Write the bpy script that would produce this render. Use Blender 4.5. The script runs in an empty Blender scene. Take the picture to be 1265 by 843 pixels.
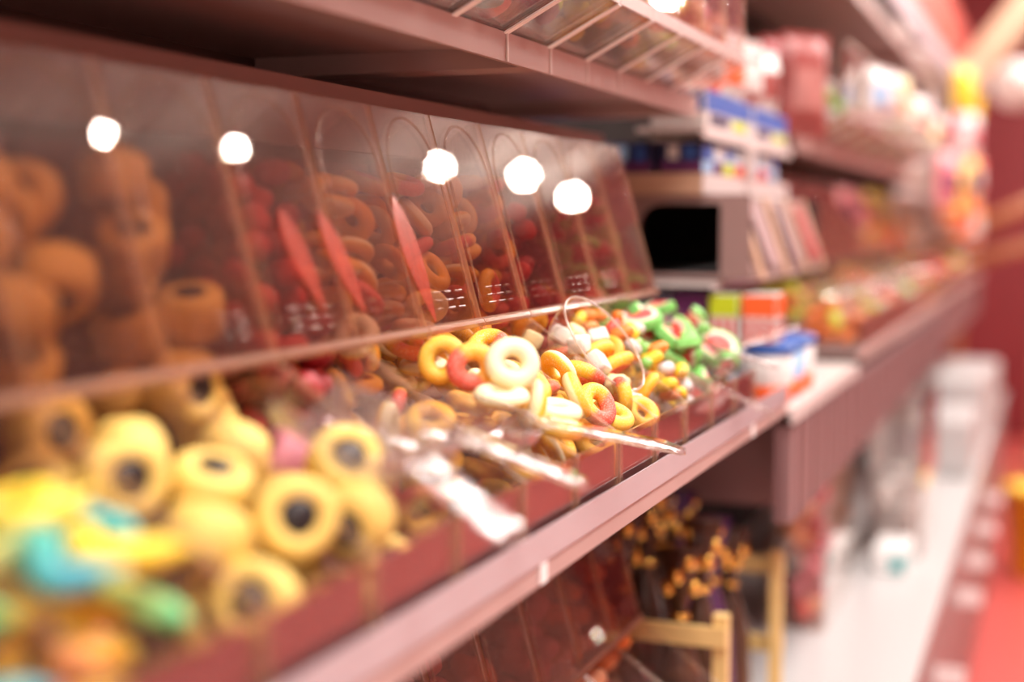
import bpy, math, random
import numpy as np
from mathutils import Vector, Matrix, Euler

# ------------------------------------------------------------------ camera, world, light, exposure
H = 1.25                      # camera height above the floor; all z below are relative to the camera
scene = bpy.context.scene
col = scene.collection
FPX = 1265 * 50 / 36
PITCH = math.atan(146.5 / FPX)
YAW = math.atan(675.5 * math.cos(PITCH) / FPX)
cam_d = bpy.data.cameras.new('camera')
cam = bpy.data.objects.new('camera', cam_d)
col.objects.link(cam)
cam_d.sensor_width = 36
cam_d.lens = 50
cam_d.clip_start = 0.02
cam.location = (0, 0, H)
cam.rotation_euler = (math.pi / 2 - PITCH, 0, YAW)
cam_d.dof.use_dof = True
cam_d.dof.focus_distance = 1.08
cam_d.dof.aperture_fstop = 2.0
scene.camera = cam

world = bpy.data.worlds.new('world')
scene.world = world
world.use_nodes = True
world.node_tree.nodes['Background'].inputs[0].default_value = (1.0, 0.86, 0.80, 1)
world.node_tree.nodes['Background'].inputs[1].default_value = 0.25

scene.view_settings.view_transform = 'Standard'
scene.view_settings.look = 'None'
scene.view_settings.gamma = 1
scene.view_settings.use_curve_mapping = False
scene.view_settings.exposure = 0.14
scene.cycles.transparent_max_bounces = 24
scene.cycles.max_bounces = 8
scene.cycles.caustics_reflective = False
scene.cycles.caustics_refractive = False
scene.cycles.use_denoising = True

PANEL_W = 36.0        # watts of each ceiling panel
GLOBE_E = 420.0
_fw = Vector((-math.sin(YAW) * math.cos(PITCH), math.cos(YAW) * math.cos(PITCH), -math.sin(PITCH)))
_rt = Vector((math.cos(YAW), math.sin(YAW), 0))
_up = _rt.cross(_fw)


def ray(px, py):
    return _fw + _rt * ((px - 632.5) / FPX) - _up * ((py - 421.5) / FPX)


def at_x(px, py, X):
    r = ray(px, py)
    return r * (X / r.x)


def at_y(px, py, Y):
    r = ray(px, py)
    return r * (Y / r.y)


def at_z(px, py, Z):
    r = ray(px, py)
    return r * (Z / r.z)


rng = random.Random(7)
nrg = np.random.default_rng(7)


# ------------------------------------------------------------------ materials
def lin(c):
    return tuple(((v / 255) / 12.92 if v / 255 <= 0.04045 else ((v / 255 + 0.055) / 1.055) ** 2.4) for v in c) + (1,)


MATS = {}


def new_mat(name):
    m = bpy.data.materials.new(name)
    m.use_nodes = True
    nt = m.node_tree
    for n in list(nt.nodes):
        nt.nodes.remove(n)
    out = nt.nodes.new('ShaderNodeOutputMaterial')
    MATS[name] = m
    return m, nt, out


def paint(name, c, rough=0.45, vary=0.08, scale=12, metal=0, bump=0.0, bscale=200, spec=0.5, coat=0.0, sss=0.0, emis=None, es=0):
    m, nt, out = new_mat(name)
    p = nt.nodes.new('ShaderNodeBsdfPrincipled')
    tc = nt.nodes.new('ShaderNodeTexCoord')
    nz = nt.nodes.new('ShaderNodeTexNoise')
    nz.inputs['Scale'].default_value = scale
    nz.inputs['Detail'].default_value = 4
    nt.links.new(tc.outputs['Object'], nz.inputs['Vector'])
    mx = nt.nodes.new('ShaderNodeMix')
    mx.data_type = 'RGBA'
    l = lin(c)
    mx.inputs[6].default_value = tuple(v * (1 - vary) for v in l[:3]) + (1,)
    mx.inputs[7].default_value = tuple(min(1, v * (1 + vary)) for v in l[:3]) + (1,)
    nt.links.new(nz.outputs['Fac'], mx.inputs[0])
    nt.links.new(mx.outputs[2], p.inputs['Base Color'])
    p.inputs['Roughness'].default_value = rough
    p.inputs['Metallic'].default_value = metal
    p.inputs['Specular IOR Level'].default_value = spec
    p.inputs['Coat Weight'].default_value = coat
    if sss:
        p.inputs['Subsurface Weight'].default_value = sss
        p.inputs['Subsurface Radius'].default_value = (0.01, 0.006, 0.004)
    if emis:
        p.inputs['Emission Color'].default_value = lin(emis)
        p.inputs['Emission Strength'].default_value = es
    if bump:
        n2 = nt.nodes.new('ShaderNodeTexNoise')
        n2.inputs['Scale'].default_value = bscale
        n2.inputs['Detail'].default_value = 3
        nt.links.new(tc.outputs['Object'], n2.inputs['Vector'])
        b = nt.nodes.new('ShaderNodeBump')
        b.inputs['Strength'].default_value = bump
        b.inputs['Distance'].default_value = 0.002
        nt.links.new(n2.outputs['Fac'], b.inputs['Height'])
        nt.links.new(b.outputs['Normal'], p.inputs['Normal'])
    nt.links.new(p.outputs[0], out.inputs[0])
    return m


def ramp_mat(name, axis, stops, span=0.02, rough=0.5, noise=0.12, nscale=60, bump=0.35, bscale=900, sss=0.0, sugar=0.0):
    """candy colour by place on the candy itself: axis 'x','y','z' or 'r' (distance from its own centre)"""
    m, nt, out = new_mat(name)
    p = nt.nodes.new('ShaderNodeBsdfPrincipled')
    tc = nt.nodes.new('ShaderNodeTexCoord')
    nz = nt.nodes.new('ShaderNodeTexNoise')
    nz.inputs['Scale'].default_value = nscale
    nt.links.new(tc.outputs['Object'], nz.inputs['Vector'])
    if axis == 'r':
        ln = nt.nodes.new('ShaderNodeVectorMath')
        ln.operation = 'LENGTH'
        nt.links.new(tc.outputs['Object'], ln.inputs[0])
        src = ln.outputs['Value']
        lo, hi = 0, span
    else:
        sp = nt.nodes.new('ShaderNodeSeparateXYZ')
        nt.links.new(tc.outputs['Object'], sp.inputs[0])
        src = sp.outputs['xyz'.index(axis)]
        lo, hi = -span, span
    mr = nt.nodes.new('ShaderNodeMapRange')
    mr.inputs[1].default_value = lo
    mr.inputs[2].default_value = hi
    nt.links.new(src, mr.inputs[0])
    ma = nt.nodes.new('ShaderNodeMath')
    ma.operation = 'MULTIPLY_ADD'
    nt.links.new(nz.outputs['Fac'], ma.inputs[0])
    ma.inputs[1].default_value = noise
    nt.links.new(mr.outputs[0], ma.inputs[2])
    ad = nt.nodes.new('ShaderNodeMath')
    ad.operation = 'ADD'
    nt.links.new(ma.outputs[0], ad.inputs[0])
    ad.inputs[1].default_value = -noise * 0.5
    cr = nt.nodes.new('ShaderNodeValToRGB')
    e = cr.color_ramp.elements
    while len(e) < len(stops):
        e.new(0.5)
    for el, (pos, c) in zip(e, stops):
        el.position = pos
        el.color = lin(c)
    nt.links.new(ad.outputs[0], cr.inputs[0])
    colr = cr.outputs[0]
    if sugar:
        n3 = nt.nodes.new('ShaderNodeTexNoise')
        n3.inputs['Scale'].default_value = bscale
        nt.links.new(tc.outputs['Object'], n3.inputs['Vector'])
        m3 = nt.nodes.new('ShaderNodeMapRange')
        m3.inputs[1].default_value = 0.52
        m3.inputs[2].default_value = 0.66
        m3.inputs[4].default_value = sugar
        nt.links.new(n3.outputs['Fac'], m3.inputs[0])
        mx = nt.nodes.new('ShaderNodeMix')
        mx.data_type = 'RGBA'
        mx.inputs[7].default_value = (0.95, 0.93, 0.88, 1)
        nt.links.new(m3.outputs[0], mx.inputs[0])
        nt.links.new(colr, mx.inputs[6])
        colr = mx.outputs[2]
    nt.links.new(colr, p.inputs['Base Color'])
    p.inputs['Roughness'].default_value = rough
    if sss:
        p.inputs['Subsurface Weight'].default_value = sss
        p.inputs['Subsurface Radius'].default_value = (0.008, 0.005, 0.003)
    if bump:
        n2 = nt.nodes.new('ShaderNodeTexNoise')
        n2.inputs['Scale'].default_value = bscale
        nt.links.new(tc.outputs['Object'], n2.inputs['Vector'])
        b = nt.nodes.new('ShaderNodeBump')
        b.inputs['Strength'].default_value = bump
        b.inputs['Distance'].default_value = 0.001
        nt.links.new(n2.outputs['Fac'], b.inputs['Height'])
        nt.links.new(b.outputs['Normal'], p.inputs['Normal'])
    nt.links.new(p.outputs[0], out.inputs[0])
    return m


def clear(name, tint=(0.97, 0.95, 0.94), ior=1.47, rough=0.02, milk=0.0, milkcol=(230, 215, 210), boost=1.0, wave=0.0, wscale=55):
    """thin clear plastic: see-through with a Fresnel gloss"""
    m, nt, out = new_mat(name)
    t = nt.nodes.new('ShaderNodeBsdfTransparent')
    t.inputs[0].default_value = tint + (1,)
    g = nt.nodes.new('ShaderNodeBsdfGlossy')
    g.inputs['Roughness'].default_value = rough
    g.inputs[0].default_value = (1, 0.98, 0.96, 1)
    fr = nt.nodes.new('ShaderNodeFresnel')
    geo = nt.nodes.new('ShaderNodeNewGeometry')
    im = nt.nodes.new('ShaderNodeMapRange')          # same gloss on both faces of the sheet
    im.inputs[3].default_value = ior
    im.inputs[4].default_value = 1 / ior
    nt.links.new(geo.outputs['Backfacing'], im.inputs[0])
    nt.links.new(im.outputs[0], fr.inputs[0])
    if wave:
        tc = nt.nodes.new('ShaderNodeTexCoord')
        n2 = nt.nodes.new('ShaderNodeTexNoise')
        n2.inputs['Scale'].default_value = wscale
        nt.links.new(tc.outputs['Object'], n2.inputs['Vector'])
        b = nt.nodes.new('ShaderNodeBump')
        b.inputs['Strength'].default_value = wave
        b.inputs['Distance'].default_value = 0.004
        nt.links.new(n2.outputs['Fac'], b.inputs['Height'])
        nt.links.new(b.outputs['Normal'], g.inputs['Normal'])
    base = t.outputs[0]
    if milk:
        d = nt.nodes.new('ShaderNodeBsdfDiffuse')
        d.inputs[0].default_value = lin(milkcol)
        tl = nt.nodes.new('ShaderNodeBsdfTranslucent')
        tl.inputs[0].default_value = lin(milkcol)
        md = nt.nodes.new('ShaderNodeMixShader')
        nt.links.new(d.outputs[0], md.inputs[1])
        nt.links.new(tl.outputs[0], md.inputs[2])
        mm = nt.nodes.new('ShaderNodeMixShader')
        mm.inputs[0].default_value = milk
        nt.links.new(base, mm.inputs[1])
        nt.links.new(md.outputs[0], mm.inputs[2])
        base = mm.outputs[0]
    mu = nt.nodes.new('ShaderNodeMath')
    mu.operation = 'MULTIPLY'
    mu.use_clamp = True
    mu.inputs[1].default_value = boost
    nt.links.new(fr.outputs[0], mu.inputs[0])
    mx = nt.nodes.new('ShaderNodeMixShader')
    nt.links.new(mu.outputs[0], mx.inputs[0])
    nt.links.new(base, mx.inputs[1])
    nt.links.new(g.outputs[0], mx.inputs[2])
    nt.links.new(mx.outputs[0], out.inputs[0])
    return m


def glow(name, c, s):
    m, nt, out = new_mat(name)
    e = nt.nodes.new('ShaderNodeEmission')
    e.inputs[0].default_value = c + (1,)
    e.inputs[1].default_value = s
    nt.links.new(e.outputs[0], out.inputs[0])
    return m


# ------------------------------------------------------------------ mesh helpers
class MB:
    def __init__(s):
        s.v, s.f, s.m = [], [], []

    def add(s, vs, fs, mi=0):
        o = len(s.v)
        s.v += [tuple(v) for v in vs]
        s.f += [tuple(i + o for i in f) for f in fs]
        s.m += [mi] * len(fs) if isinstance(mi, int) else list(mi)
        return s

    def box(s, x0, x1, y0, y1, z0, z1, mi=0, thin=None, edge=1):
        vs = [(x, y, z) for x in (x0, x1) for y in (y0, y1) for z in (z0, z1)]
        fs = [(0, 1, 3, 2), (4, 6, 7, 5), (0, 4, 5, 1), (2, 3, 7, 6), (0, 2, 6, 4), (1, 5, 7, 3)]
        if thin is None:
            return s.add(vs, fs, mi)
        k = 'xyz'.index(thin)
        return s.add(vs, fs, [mi if i // 2 == k else edge for i in range(6)])

    def prism(s, poly, y0, y1, mi=0, edge=None):
        """poly of (x, z), extruded along y"""
        n = len(poly)
        vs = [(x, y0, z) for x, z in poly] + [(x, y1, z) for x, z in poly]
        fs = [tuple(range(n)), tuple(range(2 * n - 1, n - 1, -1))]
        ms = [mi, mi]
        for i in range(n):
            j = (i + 1) % n
            fs.append((i, i + n, j + n, j))
            ms.append(mi if edge is None else edge)
        return s.add(vs, fs, ms)

    def plate(s, a, b, y0, y1, t, mi=0, edge=1):
        """plate through the line a-b of (x, z), width along y, thickness t on one side"""
        a, b = Vector((a[0], 0, a[1])), Vector((b[0], 0, b[1]))
        d = (b - a).normalized()
        n = Vector((d.z, 0, -d.x)) * t
        ps = [a, b, b + n, a + n]
        vs = [(p.x, y, p.z) for y in (y0, y1) for p in ps]
        fs = [(0, 4, 5, 1), (2, 6, 7, 3), (1, 5, 6, 2), (3, 7, 4, 0), (0, 1, 2, 3), (7, 6, 5, 4)]
        return s.add(vs, fs, [mi, mi, edge, edge, edge, edge])

    def tube(s, pts, r, n=6, mi=0, closed=False, taper=None):
        pts = [Vector(p) for p in pts]
        k = len(pts)
        base = len(s.v)
        ref = Vector((0, 0, 1))
        prev = None
        for i, p in enumerate(pts):
            a = pts[(i - 1) % k] if (i > 0 or closed) else p
            b = pts[(i + 1) % k] if (i < k - 1 or closed) else p
            d = (b - a)
            d = d.normalized() if d.length > 1e-9 else Vector((1, 0, 0))
            if prev is None:
                u = d.orthogonal().normalized()
            else:
                u = (prev - d * prev.dot(d))
                u = u.normalized() if u.length > 1e-6 else d.orthogonal().normalized()
            prev = u
            w = d.cross(u)
            rr = r * (taper(i / (k - 1)) if taper else 1)
            for j in range(n):
                t = 2 * math.pi * j / n
                s.v.append(tuple(p + u * (math.cos(t) * rr) + w * (math.sin(t) * rr)))
        for i in range(k if closed else k - 1):
            for j in range(n):
                a = base + i * n + j
                b = base + i * n + (j + 1) % n
                c = base + ((i + 1) % k) * n + (j + 1) % n
                d = base + ((i + 1) % k) * n + j
                s.f.append((a, b, c, d))
                s.m.append(mi)
        if not closed:
            s.f.append(tuple(base + j for j in range(n))[::-1])
            s.m.append(mi)
            s.f.append(tuple(base + (k - 1) * n + j for j in range(n)))
            s.m.append(mi)
        return s

    def lathe(s, prof, n=20, mi=0, c=(0, 0, 0), wob=None):
        base = len(s.v)
        for i, (r, z) in enumerate(prof):
            for j in range(n):
                t = 2 * math.pi * j / n
                rr = r * (wob(t, i / (len(prof) - 1)) if wob else 1)
                s.v.append((c[0] + rr * math.cos(t), c[1] + rr * math.sin(t), c[2] + z))
        for i in range(len(prof) - 1):
            for j in range(n):
                a = base + i * n + j
                b = base + i * n + (j + 1) % n
                s.f.append((a, b, b + n, a + n))
                s.m.append(mi)
        s.f.append(tuple(base + j for j in range(n))[::-1])
        s.m.append(mi)
        s.f.append(tuple(base + (len(prof) - 1) * n + j for j in range(n)))
        s.m.append(mi)
        return s

    def mesh(s, name, mats, smooth=False):
        me = bpy.data.meshes.new(name)
        me.from_pydata(s.v, [], s.f)
        mats = [mats] if isinstance(mats, str) else mats
        for m in mats:
            me.materials.append(MATS[m])
        me.polygons.foreach_set('material_index', s.m)
        if smooth:
            me.polygons.foreach_set('use_smooth', [True] * len(s.f))
        me.update()
        return me

    def build(s, name, mats, parent=None, smooth=False, loc=(0, 0, 0)):
        return put(name, s.mesh(name, mats, smooth), parent, loc)


def put(name, me, parent=None, loc=(0, 0, 0)):
    o = bpy.data.objects.new(name, me)
    col.objects.link(o)
    if parent:
        o.parent = parent
    o.location = loc
    return o


def tag(o, label, cat, group=None, kind=None):
    o['label'] = label
    o['category'] = cat
    if group:
        o['group'] = group
    if kind:
        o['kind'] = kind
    return o


def thing(name, label, cat, loc=(0, 0, 0), group=None):
    o = bpy.data.objects.new(name, None)
    col.objects.link(o)
    o.empty_display_size = 0.02
    o.location = (loc[0], loc[1], loc[2] + H)
    return tag(o, label, cat, group)


def struct(o, label, cat='structure'):
    o['kind'] = 'structure'
    o['label'] = label
    o['category'] = cat
    return o


def copy_tree(o, parent=None):
    c = o.copy()
    col.objects.link(c)
    c.parent = parent
    for ch in o.children:
        copy_tree(ch, c)
    return c


# ------------------------------------------------------------------ the materials of this shop
ROSE = (182, 152, 146)
paint('rose_paint', ROSE, rough=0.38, vary=0.04)
paint('maroon_tray', (122, 76, 75), rough=0.4, vary=0.08)
paint('mauve', (150, 116, 116), rough=0.45)
paint('mauve_dark', (126, 92, 92), rough=0.45)
paint('rose_dark', (150, 120, 115), rough=0.5, vary=0.06)
paint('back_brown', (104, 78, 72), rough=0.6, vary=0.1)
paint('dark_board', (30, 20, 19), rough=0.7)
paint('front_card', (126, 70, 70), rough=0.35, vary=0.3, scale=120)
paint('ticket', (184, 170, 174), rough=0.25, vary=0.05)
paint('pale_strip', (220, 208, 204), rough=0.3, vary=0.04)
paint('white_deck', (196, 193, 192), rough=0.3, vary=0.02)
paint('label_white', (245, 244, 242), rough=0.4, vary=0.02)
paint('tan_edge', (196, 156, 128), rough=0.5)
paint('wall_red', (126, 32, 38), rough=0.55, vary=0.05, scale=3)
paint('floor_red', (204, 92, 86), rough=0.35, vary=0.05, scale=3)
paint('ceiling_pink', (236, 230, 226), rough=0.8, vary=0.03, scale=2)
paint('wall_pink', (230, 218, 213), rough=0.7, vary=0.04, scale=2)
paint('header_red', (196, 72, 56), rough=0.45, vary=0.1, scale=6)
paint('header_lilac', (196, 178, 186), rough=0.4)
paint('pine', (232, 198, 130), rough=0.5, vary=0.14, scale=30)
paint('oak', (170, 104, 66), rough=0.45, vary=0.15, scale=18)
paint('beige', (216, 190, 160), rough=0.5)
paint('lamp_metal', (190, 186, 182), rough=0.3, metal=1)
paint('gold', (240, 186, 96), rough=0.2, metal=1, vary=0.1)
paint('choc_wrap', (74, 46, 32), rough=0.22, bump=0.6, bscale=70, coat=0.4, vary=0.3, scale=30)
paint('purple_wrap', (92, 52, 104), rough=0.25, bump=0.5, bscale=70, coat=0.3, vary=0.3, scale=30)
paint('cream', (250, 232, 176), rough=0.6, bump=0.5, bscale=900, sss=0.1)
paint('liq_yellow', (246, 208, 112), rough=0.55, vary=0.14, scale=90, bump=0.5, bscale=500)
paint('liq_pink', (196, 120, 132), rough=0.55, vary=0.14, scale=90, bump=0.5, bscale=500)
paint('liq_black', (30, 22, 24), rough=0.4, bump=0.2)
paint('liq_white', (244, 236, 224), rough=0.55, bump=0.3, bscale=500)
for nm, c in dict(red=(214, 58, 52), crimson=(160, 34, 40), orange=(240, 132, 44), yellow=(250, 206, 60), lime=(196, 214, 40), green=(150, 214, 110),
                  blue=(52, 98, 178), navy=(34, 40, 84), purple=(96, 40, 88), pink=(236, 142, 150), white=(218, 211, 207), teal=(70, 178, 180),
                  salmon=(244, 100, 84), sky=(150, 186, 220), brown=(110, 66, 46), sage=(176, 176, 150), coral=(150, 72, 68), rosy=(176, 116, 110), hot=(246, 104, 48), peach=(246, 176, 136)).items():
    paint('c_' + nm, c, rough=0.38, vary=0.1, scale=40)
    paint('gum_' + nm, c, rough=0.4, vary=0.15, scale=90, bump=0.4, bscale=700, sss=0.12)
ramp_mat('ring_cream', 'z', [(0.0, (250, 174, 30)), (0.42, (253, 200, 60)), (0.52, (255, 240, 180)), (1.0, (255, 246, 208))], span=0.0065, sss=0.15, sugar=0.25)
ramp_mat('ring_peach', 'x', [(0.0, (232, 84, 70)), (0.42, (238, 104, 76)), (0.56, (253, 190, 48)), (1.0, (255, 206, 66))], span=0.018, sss=0.15, sugar=0.3)
ramp_mat('ring_gold', 'y', [(0.0, (250, 172, 26)), (1.0, (255, 214, 84))], span=0.018, sss=0.15, sugar=0.15)
ramp_mat('melon', 'r', [(0.0, (222, 66, 60)), (0.60, (226, 74, 66)), (0.68, (250, 240, 220)), (0.76, (250, 244, 226)), (0.82, (140, 220, 110)), (1.0, (120, 205, 96))], span=0.026, sss=0.1, sugar=0.2)
WORMS = [((252, 214, 30), (252, 214, 30), (40, 176, 176)), ((250, 150, 50), (250, 214, 40), (250, 214, 30)), ((80, 190, 120), (240, 220, 60), (250, 206, 20)),
         ((250, 216, 180), (250, 150, 90), (240, 100, 80)), ((30, 160, 180), (60, 180, 150), (250, 220, 60))]
for i, (a, b, c) in enumerate(WORMS):
    ramp_mat('worm_%d' % i, 'x', [(0.0, a), (0.45, b), (0.7, c), (1.0, c)], span=0.035, sss=0.1, sugar=0.3, noise=0.2)
clear('acrylic', boost=1.25, tint=(0.965, 0.945, 0.94), milk=0.02)
clear('acrylic_edge', tint=(0.95, 0.87, 0.79), milk=0.36, milkcol=(240, 190, 150), rough=0.15)
clear('arch_clear', tint=(0.97, 0.92, 0.87), milk=0.10, milkcol=(240, 190, 150), rough=0.1)
clear('lid_clear', tint=(0.75, 0.62, 0.575), boost=1.0, milk=0.012, wave=0.05, wscale=9)
clear('hazy_clear', tint=(0.96, 0.93, 0.92), milk=0.16, milkcol=(236, 224, 218), rough=0.08)
clear('lid_bar', tint=(0.90, 0.78, 0.70), milk=0.55, milkcol=(214, 170, 146), rough=0.12)
clear('scoop_clear', boost=1.4, tint=(0.95, 0.94, 0.945), milk=0.07, rough=0.05, wave=0.8)
clear('scoop_edge', tint=(0.9, 0.88, 0.88), milk=0.10, milkcol=(250, 240, 236), rough=0.05, boost=1.5)
clear('rim_bright', tint=(0.9, 0.85, 0.82), milk=0.4, milkcol=(255, 240, 228), rough=0.05, boost=2)
clear('cello', boost=1.5, tint=(0.95, 0.92, 0.88), wave=0.6, rough=0.06)
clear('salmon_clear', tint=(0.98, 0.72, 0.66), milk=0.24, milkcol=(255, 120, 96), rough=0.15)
glow('lamp_glow', (1.0, 0.95, 0.86), GLOBE_E)
glow('panel_glow', (1.0, 0.94, 0.87), 14)

# ------------------------------------------------------------------ the room
XW = -0.66          # wall behind the shelving
X1, Y0, Y1, ZC, ZF = 2.7, -1.6, 8.7, 1.45, -H


def slab(name, mat, x0, x1, y0, y1, z0, z1):
    return MB().box(x0, x1, y0, y1, z0 + H, z1 + H).build(name, mat)


paint('floor_bounce', (226, 218, 212), rough=0.4, vary=0.05, scale=3)
struct(slab('floor', 'floor_bounce', XW, X1, Y0, Y1, ZF - .05, ZF), 'unseen shop floor across the aisle, made pale to bounce light', 'floor')  # pale tone invented to bounce light onto the shelf undersides
tag(slab('floor_and_added_runner', 'floor_red', -.60, .42, Y0 + .02, Y1 - .02, ZF, ZF + .006), 'long red shop floor along the sweet shelves, narrowed to a runner', 'runner')  # the red shop floor, narrowed so the pale floor beside it bounces light
tag(slab('floor_and_added_runner', 'floor_red', 1.0, 2.0, Y0 + .02, Y1 - .02, ZF, ZF + .006), 'wide unseen red floor runner added to redden the bin front reflections', 'runner')  # added out of view so the bin fronts mirror red
struct(slab('ceiling', 'ceiling_pink', XW, X1, Y0, Y1, ZC, ZC + .05), 'pale pink plaster ceiling', 'ceiling')
struct(slab('wall_left', 'wall_pink', XW - .05, XW, Y0, Y1, ZF, ZC), 'pink wall behind the sweet shelves', 'wall')
paint('wall_rose', (186, 138, 128), rough=0.7, vary=0.05, scale=2)
struct(slab('wall_right', 'wall_rose', X1, X1 + .05, Y0, Y1, ZF, ZC), 'dusty rose wall across the aisle', 'wall')
struct(slab('wall_back', 'wall_red', XW, X1, Y1, Y1 + .05, ZF, ZC), 'dark red wall at the end of the aisle', 'wall')
struct(slab('wall_front', 'wall_pink', XW, X1, Y0 - .05, Y0, ZF, ZC), 'pink wall at the start of the aisle', 'wall')

# ceiling panels (the shop's main light)
pz = ZC
for i, y in enumerate((-0.7, 0.75, 2.2, 3.7, 5.2, 6.9)):
    t = thing('ceiling_panel', 'square white light panel set flush in the pink ceiling', 'light panel', (0.42, y, pz - .02), 'ceiling light panels')
    MB().box(-.32, .32, -.32, -.30, 0, .02).box(-.32, .32, .30, .32, 0, .02).box(-.32, -.30, -.30, .30, 0, .02).box(.30, .32, -.30, .30, 0, .02).build('frame', 'lamp_metal', t)
    MB().box(-.30, .30, -.30, .30, .008, .02).build('diffuser', 'label_white', t)
    ld = bpy.data.lights.new('panel_light', 'AREA')
    ld.shape = 'SQUARE'
    ld.size = 0.58
    ld.energy = PANEL_W
    ld.color = (1.0, 0.955, 0.91)
    lo = bpy.data.objects.new('panel_light', ld)
    col.objects.link(lo)
    lo.parent = t
    lo.location = (0, 0, .004)

# globe pendants over the far side of the aisle (they mirror in the bin lids)
for i, (x, y, z, r) in enumerate(((1.20, 3.30, 1.27, .020), (1.25, 4.07, 1.30, .020), (1.25, 5.72, 1.30, .026), (1.26, 6.80, 1.30, .034), (1.42, 7.95, 1.29, .034))):
    t = thing('globe_pendant', 'white glass globe lamp hanging under the ceiling', 'lamp', (x, y, z), 'globe lamps over the aisle')
    prof = [(r * math.sin(math.pi * k / 10) + 1e-4, -r * math.cos(math.pi * k / 10)) for k in range(11)]
    MB().lathe(prof, 16).build('globe', 'lamp_glow', t, True)
    MB().lathe([(r * .6, r * .85), (r * .6, r * .93 + .02), (.006, r * .93 + .03), (.006, ZC - z)], 10).build('stem', 'lamp_metal', t)

# ------------------------------------------------------------------ sweet bins
W = 0.1
PANEL_A, PANEL_B = (-.407, -.074), (-.450, .080)     # lower and upper edge of a sloping lid, (x, z)
XB = -.50


def bin_proto():
    """clear gravity bin, origin at its base under the lid, y 0..W"""
    ox, oz = -.40, -.208
    def S(p):
        return (p[0] - ox, p[1] - oz)
    t = thing('candy_bin', 'x', 'bin')
    side = [S(p) for p in ((-.293, -.2075), (-.293, -.155), PANEL_A, PANEL_B, (-.455, .080), (XB, .045), (XB, -.2075))]
    e = 0.0012
    for y in (0.001, W - 0.0035):
        MB().prism(side, y, y + .0025, 0, 1).build('side_panel', ['acrylic', 'acrylic_edge'], t)
    MB().plate(S((-.2945, -.2075)), S((-.2945, -.155)), .0036, W - .0036, -.0022).build('front_panel', ['acrylic', 'acrylic_edge'], t)
    MB().box(-.2982 - ox, -.2974 - ox, .004, W - .004, .003, .047).build('front_card', 'front_card', t)
    MB().box(-.498 - ox, -.2975 - ox, .0036, W - .0036, .0006, .0026).build('base', ['maroon_tray'], t)
    MB().plate(S((-.496, -.13)), S((-.37, -.203)), .004, W - .004, .0022).build('chute', ['maroon_tray', 'maroon_tray'], t)
    MB().box(XB - ox + .001, XB - ox + .004, .004, W - .004, .003, .252).build('back_panel', ['maroon_tray'], t)
    # the lid
    a, b = Vector((PANEL_A[0] - ox, 0, PANEL_A[1] - oz)), Vector((PANEL_B[0] - ox, 0, PANEL_B[1] - oz))
    d = (b - a).normalized()
    n = Vector((d.z, 0, -d.x))
    L = (b - a).length

    def P(s, q, o=0.004):
        v = a + d * q + n * o
        return (v.x, s, v.z)
    lid = MB()
    vs = [P(s, q, o) for o in (.001, .004) for s, q in ((.0015, 0), (W - .0015, 0), (W - .0015, L), (.0015, L))]
    lid.add(vs, [(0, 3, 2, 1), (4, 5, 6, 7), (0, 1, 5, 4), (1, 2, 6, 5), (2, 3, 7, 6), (3, 0, 4, 7)], [0, 0, 1, 1, 1, 1])
    lo = lid.build('lid', ['lid_clear', 'acrylic_edge'], t)
    r = W / 2 - .009
    cx, cq = W / 2, L - .006 - r
    pts = [P(cx - r, .012)] + [P(cx - r, cq * k / 4) for k in range(1, 4)] + [P(cx - r * math.cos(math.pi * k / 18), cq + r * math.sin(math.pi * k / 18)) for k in range(19)] + [P(cx + r, cq * k / 4) for k in (3, 2, 1)] + [P(cx + r, .012)]
    MB().tube(pts, .0011, 6).build('arched_rim', 'arch_clear', lo, True)
    MB().tube([P(.001, -.0015, .003), P(W - .001, -.0015, .003)], .0036, 8).build('lid_bar', 'lid_bar', lo)
    for s in (.030, .050, .070):
        m = MB()
        for q in (.012, .018, .024):
            m.tube([P(s - .006, q, .0045), P(s + .006, q, .0045)], .0008, 5)
        m.build('embossed_mark', 'acrylic', lo)
    return t


PROTO = bin_proto()
PROTO_USED = [False]


def place_bin(y, label, dx=0, dz=0, group=None):
    o = PROTO if not PROTO_USED[0] else copy_tree(PROTO)
    PROTO_USED[0] = True
    o.location = (-.40 + dx, y, -.208 + dz + H)
    tag(o, label, 'bin', group)
    return o


# ------------------------------------------------------------------ sweets: one mesh per kind, dropped into the bins on a height map
def ring_mesh(name, mat, R=.0118, r=.0058, sq=0.92, wob=0.06, seed=0, nu=22, nv=10):
    m = MB()
    q = random.Random(seed)
    ph = q.random() * 6
    for i in range(nu):
        t = 2 * math.pi * i / nu
        k = 1 + wob * math.sin(2 * t + ph) + wob * .5 * math.sin(3 * t + ph * 2)
        for j in range(nv):
            u = 2 * math.pi * j / nv
            cr = R * k + r * math.cos(u)
            m.v.append((cr * math.cos(t), cr * math.sin(t) * (1 - .04 * wob), sq * r * math.sin(u)))
    for i in range(nu):
        for j in range(nv):
            m.f.append((i * nv + j, ((i + 1) % nu) * nv + j, ((i + 1) % nu) * nv + (j + 1) % nv, i * nv + (j + 1) % nv))
            m.m.append(0)
    return m.mesh(name, mat, True)


def worm_mesh(name, mat, seed, L=.085, r=.0064):
    q = random.Random(seed)
    a, b, c = q.uniform(.006, .013), q.uniform(0, 6), q.uniform(1.2, 2.2)
    pts = []
    for i in range(22):
        u = i / 21
        pts.append(((u - .5) * L, a * math.sin(b + c * u * 6), .003 * math.sin(b + u * 7)))
    m = MB().tube(pts, r, 8, taper=lambda t: (max(.25, min(1, t * 9)) * max(.25, min(1, (1 - t) * 9))) * (1 + .09 * math.sin(t * 110)))
    return m.mesh(name, mat, True)


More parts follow.
